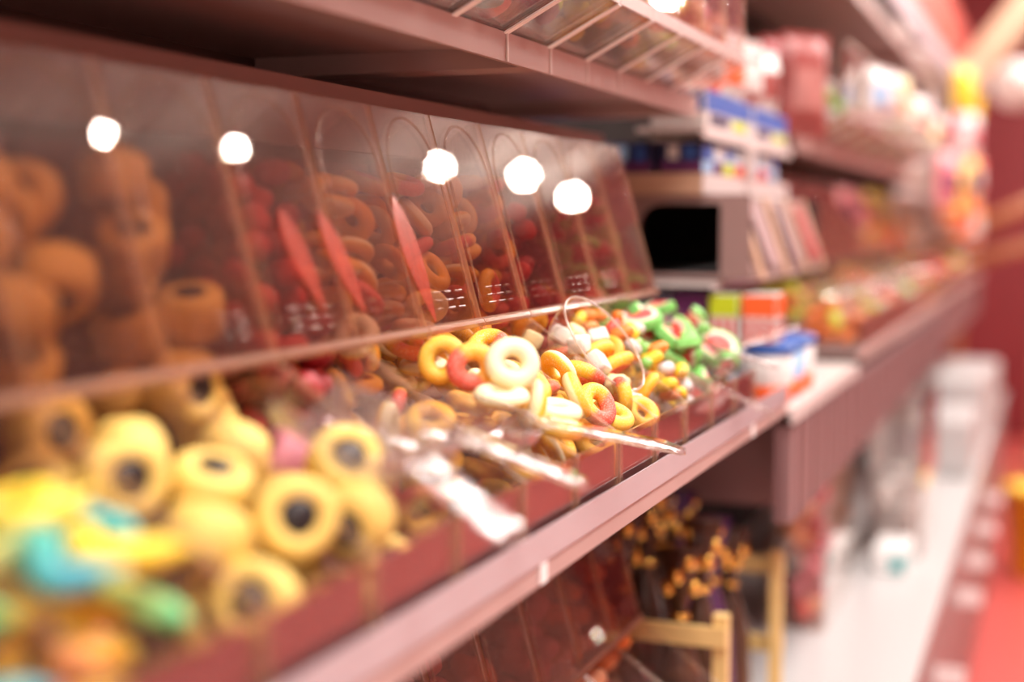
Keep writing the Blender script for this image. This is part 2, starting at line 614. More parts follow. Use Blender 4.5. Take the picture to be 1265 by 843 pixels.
def blob_mesh(name, mat, sx, sy, sz, seed=0, nu=14, nv=8, wob=.08, p=2.6):
    """rounded lozenge (superellipsoid)"""
    q = random.Random(seed)
    ph = q.random() * 6
    m = MB()
    def se(v):
        return math.copysign(abs(v) ** (2 / p), v)
    for j in range(nv + 1):
        la = -math.pi / 2 + math.pi * j / nv
        for i in range(nu):
            lo = 2 * math.pi * i / nu
            k = 1 + wob * math.sin(2 * lo + ph) * math.cos(la)
            m.v.append((sx * k * se(math.cos(la)) * se(math.cos(lo)), sy * k * se(math.cos(la)) * se(math.sin(lo)), sz * se(math.sin(la))))
    for j in range(nv):
        for i in range(nu):
            m.f.append((j * nu + i, j * nu + (i + 1) % nu, (j + 1) * nu + (i + 1) % nu, (j + 1) * nu + i))
            m.m.append(0)
    return m.mesh(name, mat, True)


def melon_mesh(name, mat, R=.024, t=.010):
    """half-round melon slice"""
    m = MB()
    n = 12
    b = .0015
    ringo = [(R * math.cos(math.pi * k / n), R * math.sin(math.pi * k / n)) for k in range(n + 1)]
    fr = [(0, .3)]
    for z, sc in ((-t / 2, .94), (-t / 2 + b, 1), (t / 2 - b, 1), (t / 2, .94)):
        for x, y in ringo:
            m.v.append((x * sc, y * sc + (1 - sc) * R * .15, z))
    k = n + 1
    for lv in range(3):
        for i in range(n):
            m.f.append((lv * k + i, lv * k + i + 1, (lv + 1) * k + i + 1, (lv + 1) * k + i))
            m.m.append(0)
        m.f.append((lv * k + n, lv * k, (lv + 1) * k, (lv + 1) * k + n))
        m.m.append(0)
    c0 = len(m.v)
    m.v += [(0, 0.002, -t / 2), (0, 0.002, t / 2)]
    for i in range(n):
        m.f.append((i + 1, i, c0))
        m.f.append((3 * k + i, 3 * k + i + 1, c0 + 1))
        m.m += [0, 0]
    m.f.append((0, n, c0))
    m.f.append((3 * k + n, 3 * k, c0 + 1))
    m.m += [0, 0]
    return m.mesh(name, mat)


def wheel_meshes():
    """liquorice wheel: a soft coating tube and a core"""
    R, h, rc = .0188, .0125, .0092
    out = []
    for mat in ('liq_yellow', 'liq_pink'):
        prof = [(rc, -h), (R - .003, -h), (R, -h + .003), (R, h - .003), (R - .003, h), (rc, h), (rc, -h)]
        m = MB()
        m.lathe(prof, 20, wob=lambda t, k: 1 + .03 * math.sin(3 * t))
        m.f = m.f[:-2]
        m.m = m.m[:-2]
        out.append(m.mesh('liquorice_sweet', mat, True))
    core = MB().lathe([(.002, -h - .0004), (rc - .001, -h - .0004), (rc - .0002, -h + .001), (rc - .0002, h - .001), (rc - .001, h + .0004), (.002, h + .0004)], 14).mesh('liquorice_core', 'liq_black', True)
    return out, core


LOOK = {'ring_cream': 'cream-topped', 'ring_peach': 'red and yellow', 'ring_gold': 'golden orange', 'worm_0': 'yellow and teal', 'worm_1': 'orange and yellow', 'worm_2': 'green and yellow',
        'worm_3': 'peach and coral', 'worm_4': 'blue and yellow', 'liq_yellow': 'yellow', 'liq_pink': 'pink', 'liq_white': 'white', 'liq_black': 'black', 'cream': 'cream'}


RINGS = [ring_mesh('gummy_ring', 'ring_cream', seed=1), ring_mesh('gummy_ring', 'ring_peach', seed=2), ring_mesh('gummy_ring', 'ring_gold', seed=3, R=.0112), ring_mesh('gummy_ring', 'ring_cream', seed=4, R=.0108, wob=.1)]
WORM = [worm_mesh('sour_worm', 'worm_%d' % (i % 5), 20 + i) for i in range(10)]
(WHEEL_Y, WHEEL_P), WHEEL_CORE = wheel_meshes()
MELON = [melon_mesh('melon_slice', 'melon')]
REDS = [blob_mesh('gummy_berry', 'gum_crimson', .011, .0095, .008, 1), blob_mesh('gummy_berry', 'gum_red', .0105, .009, .008, 2)]
BEANS = [blob_mesh('gummy_bean', 'gum_' + c, .011, .006, .0058, i) for i, c in enumerate(('yellow', 'orange', 'white', 'green', 'red', 'pink', 'peach', 'lime'))]
DICE = [blob_mesh('liquorice_bite', 'liq_white', .009, .009, .007, 5, p=6), blob_mesh('liquorice_bite', 'liq_black', .0085, .0085, .0068, 6, p=6), blob_mesh('liquorice_bite', 'cream', .009, .0085, .0075, 6, p=5)]


def verts_of(me):
    a = np.empty(len(me.vertices) * 3)
    me.vertices.foreach_get('co', a)
    return a.reshape(-1, 3)


VC = {}
CELL = 0.003


def chute_floor(x):
    z = np.full_like(x, -.2045)
    return np.where(x < -.37, np.maximum(z, -.203 + (-.37 - x) * (.073 / .126)), z) + .001


def tray_limit(fill, flat=False):
    """height the pile may reach in the open tray, by x"""
    zs = [-.108, -.108, -.130, -.145] if flat else [-.080, -.088, -.138, -.150]

    def f(x):
        return np.interp(x, [-.405, -.36, -.31, -.29], zs) + fill
    return f


def drop(y0, meshes, n, limit, floor=chute_floor, xr=(-.494, -.2992), width=W, tilt=0.5, avoid=(), tries=14, weights=None, xbias=None, back=0, backmeshes=None):
    """drop n sweets one by one onto a height map of the bin; returns (mesh, location, rotation)"""
    x0, x1 = xr
    ya, yb = y0 + .0042, y0 + width - .0042
    nx, ny = int((x1 - x0) / CELL) + 1, int((yb - ya) / CELL) + 1
    hx = x0 + (np.arange(nx) + .5) * CELL
    hm = np.repeat(floor(hx)[:, None], ny, 1)
    res = []
    for _ in range(n + back):
        if _ < back:
            me = rng.choice(backmeshes or meshes)
        else:
            me = meshes[rng.choices(range(len(meshes)), weights)[0]]
        if me.name not in VC:
            VC[me.name] = verts_of(me)
        best = None
        for _t in range(tries):
            e = Euler((rng.gauss(0, tilt), rng.gauss(0, tilt), rng.uniform(0, 6.283)), 'XYZ')
            if rng.random() < .5:
                e.x += math.pi
            v = VC[me.name] @ np.array(e.to_matrix()).T
            lo, hi = v.min(0), v.max(0)
            ax, bx, ay, by = x0 - lo[0], x1 - hi[0], ya - lo[1], yb - hi[1]
            if ax >= bx or ay >= by:
                continue
            if _ < back:
                cx = rng.uniform(ax, max(ax + .001, -.418))
            else:
                cx = rng.uniform(ax, bx) if xbias is None else min(bx, max(ax, xbias()))
            cy = rng.uniform(ay, by)
            ix = np.clip(((v[:, 0] + cx - x0) / CELL).astype(int), 0, nx - 1)
            iy = np.clip(((v[:, 1] + cy - ya) / CELL).astype(int), 0, ny - 1)
            z = (hm[ix, iy] - v[:, 2]).max() + .0003
            if cx < -.405:
                if z + hi[2] > .042 or (cx + hi[0] * .8 > -.409 - max(0, z + hi[2] * .5 + .074) * .279 and z > -.09):
                    continue
            elif z + hi[2] > limit(cx) + .002:
                continue
            if any((Vector((cx, cy, z)) - a).length < ad for a, ad in avoid):
                continue
            if best is None or z < best[0]:
                best = (z, cx, cy, e, v, ix, iy)
            if best is not None and _t > 4:
                break
        if best is None:
            continue
        z, cx, cy, e, v, ix, iy = best
        np.maximum.at(hm, (ix, iy), z + v[:, 2])
        # close the small gaps between vertex cells
        res.append((me, (cx, cy, z), e))
    return res


def sweets(items, name, label, cat, group, core=None, dx=0, dz=0):
    for me, l, e in items:
        o = put(name, me, None, (l[0] + dx, l[1], l[2] + dz + H))
        o.rotation_euler = e
        mn = me.materials[0].name
        lk = LOOK.get(mn, mn.replace('gum_', ''))
        tag(o, label.replace('{c}', lk), cat, (lk + ' ' if '{c}' in label else '') + group)
        if core:
            put('liquorice_core', core, o)


def deck_shelf(name, label, y0, y1, x0, x1, zt, lip, mat='rose_paint', strip=None, ribs=(), t=.006):
    """steel shelf: deck, front lip, ribs below; origin at the deck"""
    s = thing(name, label, 'shelf', (x1, y0, zt - lip))
    xx0 = x0 - x1
    MB().box(xx0, -.004, 0, y1 - y0, lip - t, lip).build('deck', mat, s)
    MB().box(-.004, 0, 0, y1 - y0, 0, lip).build('front_lip', mat, s)
    for r in ribs:
        MB().box(xx0, -.0042, r - y0, r - y0 + .04, 0.0, lip - t).build('cross_rib', mat, s)
    if strip:
        MB().box(.0005, .002, .0, y1 - y0, strip[0], strip[1]).build('ticket_strip', strip[2], s)
    return s


# ================================================================== BAY 1 (nearest): the sweet bins
YA, YB = -0.20, 1.652
s = deck_shelf('bin_shelf', 'dusty rose steel shelf carrying the row of ring-sweet and worm bins', YA, YB, -.645, -.2905, -.208, .014)
for i, y in enumerate((.805, 1.45)):
    MB().box(.0002, .0012, y - YA, y - YA + .012, .0005, .0135).build('strip_clip', 'label_white', s)
MB().box(.0004, .0014, 0, YB - YA, .0142, .0345).build('ticket_strip', 'ticket', s)
s = deck_shelf('upper_shelf', 'dusty rose steel shelf above the open sweet bins, ribbed underneath', YA, YB, -.645, -.400, .1455, .0225, ribs=(.30, 1.07, 1.60))
for y in (1.031, 1.131, 1.231, 1.331):
    MB().box(.0002, .0012, y - YA, y - YA + .0035, .0005, .022).build('strip_clip', 'pale_strip', s)
# rail behind the bins, back boards
o = MB().box(-.516, -.506, YA, YB - .03, .0545 + H, .103 + H).build('bin_rail', 'rose_dark')
tag(o, 'long rose board running behind the tops of the bin lids', 'rail')
o = MB().box(-.657, -.648, YA, YB, -.95 + H, 1.0 + H).build('gondola_back', 'back_brown')
tag(o, 'brown back board behind the bins of ring sweets', 'board')

# ---- contents and bins
CONT = {
    -7: ('worm', 'clear bin of neon sour worms set away from the liquorice wheels'),
    -6: ('worm', 'clear bin heaped with neon sour worms'),
    -5: ('wheel', 'clear bin of yellow liquorice wheels next to the sour worms'),
    -4: ('wheel', 'clear bin of yellow liquorice wheels next to the red berry gummies'),
    -3: ('red', 'clear bin of red berry gummies with its tray nearly empty'),
    -2: ('ringlow', 'clear bin with ring gummies only at the back of its tray'),
    -1: ('ring', 'clear bin of ring gummies with the upright cream ring on top'),
    0: ('ring', 'clear bin of ring gummies with the oval scoop'),
    1: ('dice', 'clear bin of white and black liquorice bites'),
    2: ('bean', 'clear bin of yellow and orange gummy beans'),
    3: ('melon', 'clear bin of melon slices next to the gummy beans'),
    4: ('melon', 'clear bin of melon slices at the end of the shelf'),
}
# sweets that stand out in the photograph: hero rings picked out in the photograph: pixel, depth plane, facing, mesh
heroes = []


def hero(px, py, X, me, face, spin=0.0, name='gummy_ring'):
    """face: direction the sweet's flat side looks, world vector"""
    p = at_x(px, py, X)
    q = Vector(face).normalized().to_track_quat('Z', 'Y')
    m = q.to_matrix() @ Matrix.Rotation(spin, 3, 'Z')
    heroes.append((me, p, m.to_euler(), name))
    return p


cd = (_fw * -1)
RINGBIG = ring_mesh('gummy_ring', 'ring_cream', seed=11, R=.0118, r=.0066, nu=32, nv=14, wob=.05)
RINGRED = ring_mesh('gummy_ring', 'ring_peach', seed=12, R=.0112, r=.0064, nu=32, nv=14)
RINGGLD = ring_mesh('gummy_ring', 'ring_gold', seed=13, R=.0110, r=.0062, nu=28, nv=12)
hero(633, 449, -.335, RINGBIG, cd + Vector((.25, .1, .25)), 0.4)
hero(584, 454, -.362, RINGRED, cd + Vector((.35, .0, .1)), 0.6)
hero(546, 445, -.392, RINGGLD, cd + Vector((.2, -.9, .2)), 1.0)
hero(604, 428, -.392, RINGRED, cd + Vector((-.2, .3, .9)), 2.6)
hero(690, 458, -.358, RINGBIG, Vector((.55, .75, .55)), 0.0)
hero(720, 462, -.352, RINGRED, Vector((.2, .5, .9)), 1.2)
hero(655, 478, -.352, RINGGLD, Vector((.5, -.3, .8)), 1.2)
hero(619, 490, -.338, RINGBIG, Vector((.15, -.15, 1)), 0.7)
hero(657, 500, -.329, RINGBIG, cd + Vector((-.9, .5, .1)), 0.2)
hero(686, 508, -.322, RINGBIG, Vector((.2, -.1, 1)), 0.2)
hero(712, 488, -.326, RINGBIG, Vector((-.75, -.25, -.35)), 0.0)
hero(737, 500, -.318, RINGRED, Vector((.7, -.4, .5)), 2.2)
hero(757, 513, -.311, RINGGLD, Vector((.5, -.2, .9)), 2.6)
hero(792, 511, -.312, RINGGLD, Vector((.6, -.4, .6)), 0.6)
hero(768, 490, -.326, RINGRED, Vector((.8, .5, .1)), 3.9)
hero(690, 528, -.306, RINGGLD, Vector((.2, 0, 1)), 1.2)
for me, p, e, nm in heroes:
    o = put(nm, me, None, (p.x, p.y, p.z + H))
    o.rotation_euler = e
nbin = {-1: '{c} sugared ring gummy heaped around the upright cream ring', 0: '{c} sugared ring gummy in the bin with the oval scoop'}
HG = {-1: 'ring gummies around the upright cream ring', 0: 'ring gummies beside the oval scoop'}
first = True
for o in [ob for ob in col.objects if ob.name.startswith('gummy_ring')]:
    k = -1 if o.location.y < .988 else 0
    if first:
        tag(o, 'cream ring gummy standing upright on top of the heap, hole showing', 'gummy')
        first = False
    else:
        lk = LOOK[o.data.materials[0].name]
        tag(o, nbin[k].replace('{c}', lk), 'gummy', lk + ' ' + HG[k])
AV = [(p, .027) for _, p, _, _ in heroes]

for k, (kind, label) in CONT.items():
    y = .988 + .1 * k
    place_bin(y, label)
    hopper = lambda: rng.uniform(-.494, -.41)
    if kind == 'worm':
        g = 'sour worms in the bin %s' % ('set away from the wheels' if k == -7 else 'heaped highest')
        it = drop(y, WORM, 40, tray_limit(.004, True), tilt=.2, tries=30, xbias=lambda: rng.uniform(-.40, -.31))
        sweets(it, 'sour_worm', 'curly {c} sour worm %s' % ('in the bin heaped highest' if k == -6 else 'in the bin set away from the liquorice'), 'gummy', g)
    elif kind == 'wheel':
        hw = []
        for px, py, X, fc in ((425, 574, -.338, (.3, .2, .5)), (365, 640, -.322, (.45, -.1, .25)), (152, 592, -.385, (.6, .2, .1))):
            p = at_x(px, py, X)
            if y < p.y < y + W:
                q = (cd + Vector(fc)).normalized().to_track_quat('Z', 'Y').to_euler()
                hw.append((WHEEL_Y, tuple(p), q))
        w = 'next to the worms' if k == -5 else 'next to the red gummies'
        it = drop(y, [WHEEL_Y, WHEEL_P], 34, tray_limit(.008, True), tilt=.8, weights=[20, 1], tries=24, avoid=[(Vector(h[1]), .034) for h in hw], back=34, backmeshes=[WHEEL_Y]) + hw
        sweets(it, 'liquorice_sweet', '{c} liquorice wheel with a black core, in the bin %s' % w, 'liquorice', 'liquorice wheels %s' % w, core=WHEEL_CORE)
    elif kind == 'red':
        it = drop(y, REDS, 40, tray_limit(-.05), tilt=.6, xbias=lambda: rng.uniform(-.494, -.40), back=150)
        sweets(it, 'gummy_berry', 'small {c} berry gummy in the bin with the nearly empty tray', 'gummy', 'red berry gummies')
    elif kind == 'ringlow':
        it = drop(y, RINGS, 40, tray_limit(-.03), tilt=.7, xbias=lambda: rng.uniform(-.494, -.37), back=70)
        sweets(it, 'gummy_ring', '{c} sugared ring gummy at the back of the nearly empty tray', 'gummy', 'ring gummies behind the scoops')
    elif kind == 'ring':
        it = drop(y, RINGS, 70, tray_limit(-.022), tilt=.6, avoid=AV, weights=[3, 3, 3, 2], back=75)
        sweets(it, 'gummy_ring', nbin[k], 'gummy', HG[k])
    elif kind == 'dice':
        it = drop(y, DICE + RINGS[1:3], 110, tray_limit(.0), tilt=.5, weights=[5, .6, 5, 2, 2], back=80, backmeshes=RINGS[1:3] + REDS)
        sweets(it, 'liquorice_bite', '{c} sweet in the bin of mixed liquorice bites', 'liquorice', 'liquorice bites')
    elif kind == 'bean':
        it = drop(y, BEANS[:5], 100, tray_limit(.004), tilt=.5, weights=[5, 4, 3, 1, 1], back=70, backmeshes=BEANS[1:2] + BEANS[4:5])
        sweets(it, 'gummy_bean', 'small {c} gummy bean in the bin beside the melon slices', 'gummy', 'gummy beans in the yellow bin')
    elif kind == 'melon':
        w = 'next to the gummy beans' if k == 3 else 'at the end of the shelf'
        it = drop(y, MELON, 30, tray_limit(.006), tilt=.45, tries=20, back=36)
        sweets(it, 'melon_slice', 'half-round melon slice gummy with green rind, in the bin %s' % w, 'gummy', 'melon slices ' + w)

# three salmon red streaks, added as thin tinted sheets on the lids
LA = Vector((PANEL_A[0], 0, PANEL_A[1]))
LN = Vector((PANEL_B[1] - PANEL_A[1], 0, PANEL_A[0] - PANEL_B[0])).normalized()


def on_lid(px, py, off):
    r = ray(px, py)
    return r * ((LA.dot(LN) + off) / r.dot(LN))


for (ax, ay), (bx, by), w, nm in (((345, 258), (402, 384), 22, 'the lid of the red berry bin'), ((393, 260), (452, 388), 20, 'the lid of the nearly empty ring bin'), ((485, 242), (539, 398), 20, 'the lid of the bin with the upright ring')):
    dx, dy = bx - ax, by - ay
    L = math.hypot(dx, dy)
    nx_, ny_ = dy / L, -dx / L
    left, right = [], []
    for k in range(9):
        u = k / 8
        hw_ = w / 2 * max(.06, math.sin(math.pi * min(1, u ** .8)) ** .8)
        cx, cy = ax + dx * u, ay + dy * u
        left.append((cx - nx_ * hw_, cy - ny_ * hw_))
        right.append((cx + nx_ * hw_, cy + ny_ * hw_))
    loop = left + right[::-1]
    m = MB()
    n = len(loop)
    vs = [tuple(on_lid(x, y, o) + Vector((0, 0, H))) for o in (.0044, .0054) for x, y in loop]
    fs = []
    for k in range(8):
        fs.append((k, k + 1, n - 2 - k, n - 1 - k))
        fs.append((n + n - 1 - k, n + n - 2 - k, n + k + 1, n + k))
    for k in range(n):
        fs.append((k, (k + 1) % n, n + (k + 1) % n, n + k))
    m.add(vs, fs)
    o = m.build('salmon_streak', 'salmon_clear')
    tag(o, 'slim salmon red streak shape added on ' + nm, 'strip')


# ---- scoops
def scoop(label, bowl, tip, roll=0.0, bw=.027, bl=.075):
    """clear plastic scoop: bowl centre and handle tip as points"""
    bowl, tip = Vector(bowl), Vector(tip)
    d = tip - bowl
    L = d.length
    x = d.normalized()
    zz = Vector((0, 0, 1))
    y = zz.cross(x).normalized()
    z = x.cross(y)
    R = Matrix((x, y, z)).transposed() @ Matrix.Rotation(roll, 3, 'X')
    t = thing('candy_scoop', label, 'scoop', bowl)
    t.rotation_euler = R.to_euler()
    # bowl: trough open at -x, rounded towards the handle
    m = MB()
    nu, nv = 12, 12
    th = .0014
    for sh in (0, 1):
        for i in range(nu + 1):
            u = i / nu
            xx = -bl / 2 + bl * u
            k = math.sqrt(max(0.0, 1 - max(0, (u - .55) / .45) ** 2.2)) * (1 - .08 * (1 - u)) + .02
            for j in range(nv + 1):
                a = math.pi * (j / nv)
                rr = (bw - sh * th)
                m.v.append((xx - sh * th * (u > .9), -rr * k * math.cos(a) * 1.0, -(rr * .95) * (k ** .7) * math.sin(a) + .012 + .006 * (1 - u) * 0))
    S1 = (nu + 1) * (nv + 1)
    for i in range(nu):
        for j in range(nv):
            a = i * (nv + 1) + j
            m.f.append((a, a + 1, a + nv + 2, a + nv + 1))
            m.m.append(0)
            m.f.append((S1 + a, S1 + a + nv + 1, S1 + a + nv + 2, S1 + a + 1))
            m.m.append(0)
    m.build('bowl', 'scoop_clear', t, True)
    rim = [m.v[i * (nv + 1)] for i in range(nu, -1, -1)] + [m.v[j] for j in range(1, nv + 1)] + [m.v[i * (nv + 1) + nv] for i in range(1, nu + 1)]
    MB().tube(rim, .0008, 6, closed=True).build('rim', 'scoop_edge', t, True)
    # handle: flat, slightly dished bar with a rounded end
    h0, h1 = bl / 2 - .004, L
    n = 14
    hm = MB()
    for i in range(n + 1):
        u = i / n
        xx = h0 + (h1 - h0) * u
        wd = .0135 * (1 - .25 * math.sin(math.pi * u)) * (math.sqrt(max(0.03, 1 - max(0, (u - .86) / .14) ** 2)))
        zc = .010 * (1 - u) ** 2 + .002 * math.sin(u * 3.1)
        for yy, dz in ((-wd, .0018), (-wd * .8, .0034), (wd * .8, .0034), (wd, .0018), (wd * .8, 0), (-wd * .8, 0)):
            hm.v.append((xx, yy, zc + dz))
    for i in range(n):
        for j in range(6):
            a = i * 6 + j
            b = i * 6 + (j + 1) % 6
            hm.f.append((a, a + 6, b + 6, b))
            hm.m.append(0)
    hm.f.append(tuple(range(6)))
    hm.f.append(tuple(n * 6 + j for j in range(5, -1, -1)))
    hm.m += [0, 0]
    hd = hm.build('handle', 'scoop_clear', t, True)
    edge = [hm.v[i * 6] for i in range(n + 1)] + [hm.v[i * 6 + 3] for i in range(n, -1, -1)]
    MB().tube(edge, .0006, 5).build('handle_edge', 'scoop_edge', hd, True)
    return t


def P3(px, py, X):
    return at_x(px, py, X)


scoop('clear scoop lying across the ring gummies, handle over the tray edge', P3(600, 532, -.325), P3(843, 558, -.248), .35)
scoop('clear scoop in the nearly empty ring tray, handle sticking out in front', P3(490, 540, -.338), P3(724, 602, -.248), .25)
scoop('clear scoop by the liquorice wheels with a bright glint on its handle', P3(440, 545, -.325), P3(640, 672, -.235), .2)
scoop('clear scoop resting among the gummy beans, handle pointing down', P3(845, 478, -.322), P3(952, 514, -.262), .1)
scoop('clear scoop on the melon slices, handle lying level', P3(850, 436, -.345), P3(960, 457, -.268), 0)
scoop('clear scoop at the shelf end with its handle tilted up', P3(880, 452, -.330), P3(985, 404, -.285), 0)


def oval_scoop():
    """scoop standing in the sweets, its big oval mouth turned to the aisle"""
    c = at_x(747, 424, -.345)
    e1 = (_rt * .63 - _up * .77) * .047
    e2 = ((_rt * .77 + _up * .63) * .55 + _fw * .84) * .036
    dn = ((_rt * .77 + _up * .63) * -.84 + _fw * .55)
    t = thing('candy_scoop', 'clear scoop standing in the sweets with its big oval mouth showing', 'scoop', c)
    m = MB()
    N = 36
    prof = [(1, 0), (.97, .012), (.88, .026), (.70, .037), (.42, .043), (.05, .045)]
    for k, d in prof:
        for i in range(N):
            a = 2 * math.pi * i / N
            m.v.append(tuple(e1 * (math.cos(a) * k) + e2 * (math.sin(a) * k) + dn * d))
    for q in range(len(prof) - 1):
        for i in range(N):
            m.f.append((q * N + i, q * N + (i + 1) % N, (q + 1) * N + (i + 1) % N, (q + 1) * N + i))
            m.m.append(0)
    m.f.append(tuple((len(prof) - 1) * N + i for i in range(N)))
    m.m.append(0)
    m.build('bowl', 'acrylic', t, True)
    MB().tube(m.v[:N], .0011, 6, closed=True).build('rim', 'rim_bright', t, True)
    p0 = dn * .043 + e1 * .25
    hd = MB()
    dr = (Vector((.02, -.05, -.06))).normalized()
    sd = dr.cross(_fw).normalized()
    for k in range(9):
        u = k / 8
        wd = .009 * (1 - .2 * math.sin(math.pi * u)) * (1 if k < 8 else .5)
        q = p0 + dr * (.075 * u)
        hd.v += [tuple(q + sd * wd), tuple(q + sd * wd * .6 + _fw * .0025), tuple(q - sd * wd * .6 + _fw * .0025), tuple(q - sd * wd)]
    for k in range(8):
        for j in range(4):
            a, b = k * 4 + j, k * 4 + (j + 1) % 4
            hd.f.append((a, b, b + 4, a + 4))
            hd.m.append(0)
    hd.f += [(3, 2, 1, 0), (32, 33, 34, 35)]
    hd.m += [0, 0]
    hd.build('handle', 'scoop_clear', t)


oval_scoop()

# ---- lower tier of bay 1: bins below the worm and ring bins
LOWC = [('crimson', 'red'), ('pink', 'peach'), ('brown', 'orange'), ('brown', 'pink'), ('orange', 'peach'), ('crimson', 'orange')]
deck_shelf('lower_shelf', 'rose steel shelf carrying the lower tier of bins', .60, 1.445, -.645, -.2905, -.553, .014)
for i, (a, b) in enumerate(LOWC):
    y = .838 + .1 * i
    place_bin(y, 'clear lower-tier bin of %s and %s gummy pebbles' % (a, b), 0, -.345)
    ms = [blob_mesh('gummy_pebble', 'gum_' + c, .016, .0115, .010, i) for c in (a, b)]
    it = drop(y, ms, 6, tray_limit(.0), tilt=.5, back=30)
    sweets(it, 'gummy_pebble', '{c} gummy pebble in the lower-tier %s and %s bin' % (a, b), 'gummy', 'lower tier %s and %s pebbles' % (a, b), dz=-.345)

# ---- upper tier of bay 1: slant-bottomed clear bins above the upper shelf
def upper_bin_proto():
    t = thing('slant_bin', 'x', 'bin')
    ox, oz = -.40, .1465
    poly = [(x - ox, z - oz) for x, z in ((-.60, .1465), (-.402, .1465), (-.341, .179), (-.341, .300), (-.60, .300))]
    for y in (.001, W - .0035):
        MB().prism(poly, y, y + .0025, 0, 1).build('side_panel', ['acrylic', 'acrylic_edge'], t)
    MB().box(-.20, -.003, .0036, W - .0036, .0004, .0028).build('base', ['acrylic', 'acrylic_edge'], t)
    MB().plate((-.002, .0004), (.0585, .0325), .0036, W - .0036, -.0025).build('slant_base', ['hazy_clear', 'scoop_edge'], t)
    for y in (.0002, W - .0042):
        MB().plate((-.001, -.0016), (.0605, .0310), y, y + .004, .0012).build('seam_strip', ['label_white', 'label_white'], t)
    MB().plate((.0585, .0325), (.0585, .1535), .0036, W - .0036, -.0025).build('front_panel', ['acrylic', 'acrylic_edge'], t)
    MB().box(.0592, .0612, .0005, W - .0005, .031, .043).build('ticket_strip', 'rose_paint', t)
    MB().tube([(.0595, .001, .1545), (.0595, W - .001, .1545)], .0022, 6).build('top_rim', 'scoop_edge', t)
    return t


UP = [upper_bin_proto(), False]


def place_upper(y, label, scale=1, dx=0, dz=0):
    o = UP[0] if not UP[1] else copy_tree(UP[0])
    UP[1] = True
    o.location = (-.40 + dx, y, .1465 + dz + H)
    o.scale = (1, scale, 1)
    tag(o, label, 'bin')
    return o


def up_floor(x):
    return np.where(x > -.402, .1465 + (x + .402) * .533, .1465) + .0065


def fill_upper(y, ms, n, label, group, width=W):
    it = drop(y, ms, n, lambda x: .235, floor=up_floor, xr=(-.47, -.3455), width=width, tilt=.5)
    sweets(it, 'gummy_drop', label, 'gummy', group)


UPC = [('brown', 'pink'), ('lime', 'crimson'), ('white', 'sky'), ('pink', 'teal'), ('crimson', 'lime'), ('yellow', 'peach'), ('orange', 'brown'), ('lime', 'yellow'), ('peach', 'pink'), ('white', 'peach')]
for i, (a, b) in enumerate(UPC):
    y = .631 + .1 * i
    place_upper(y, 'clear slant-bottomed bin of %s and %s drops above the upper shelf' % (a, b))
    ms = [blob_mesh('gummy_drop', 'gum_' + c, .013, .009, .0085, i) for c in (a, b)]
    fill_upper(y, ms, 22, '{c} drop in the slant-bottomed bin of %s and %s drops' % (a, b), '%s and %s drops' % (a, b))

# ================================================================== shared pieces for the further bays
def carton(label, x0, x1, y0, y1, z0, z1, body, prints=(), group=None, cat='carton', name='carton'):
    """bevelled carton; prints: (face, u0, u1, v0, v1, material) on the aisle face 'x' or end face 'y'"""
    t = thing(name, label, cat, (x0, y0, z0), group)
    w, d, h = x1 - x0, y1 - y0, z1 - z0
    b = min(w, d, h) * .06
    m = MB()
    rings = []
    for zz, i in ((0, b), (b, 0), (h - b, 0), (h, b)):
        rings.append([(i + b * .5, i, zz), (w - i - b * .5, i, zz), (w - i, i + b * .5, zz), (w - i, d - i - b * .5, zz), (w - i - b * .5, d - i, zz), (i + b * .5, d - i, zz), (i, d - i - b * .5, zz), (i, i + b * .5, zz)])
    for r_ in rings:
        m.v += r_
    for k in range(3):
        for j in range(8):
            m.f.append((k * 8 + j, k * 8 + (j + 1) % 8, k * 8 + 8 + (j + 1) % 8, k * 8 + 8 + j))
            m.m.append(0)
    m.f += [tuple(range(7, -1, -1)), tuple(range(24, 32))]
    m.m += [0, 0]
    m.build('body', body, t)
    for face, u0, u1, v0, v1, mat in prints:
        q = MB()
        if face == 'x':
            q.box(w, w + .0006, d * u0, d * u1, h * v0, h * v1)
        else:
            q.box(w * u0, w * u1, -.0006, 0, h * v0, h * v1)
        q.build('printed_panel', mat, t)
    return t


def tub(label, c, r, h, body, lid, band, group=None):
    t = thing('sweet_tub', label, 'tub', c, group)
    MB().lathe([(r * .86, 0), (r * .9, .002), (r, h * .86)], 20).build('body', body, t, True)
    MB().lathe([(r * 1.05, h * .85), (r * 1.06, h * .87), (r * 1.06, h * .98), (r * .98, h)], 20).build('lid', lid, t)
    MB().lathe([(r * .915, h * .04), (r * .955, h * .34)], 20).build('band', band, t, True)
    return t


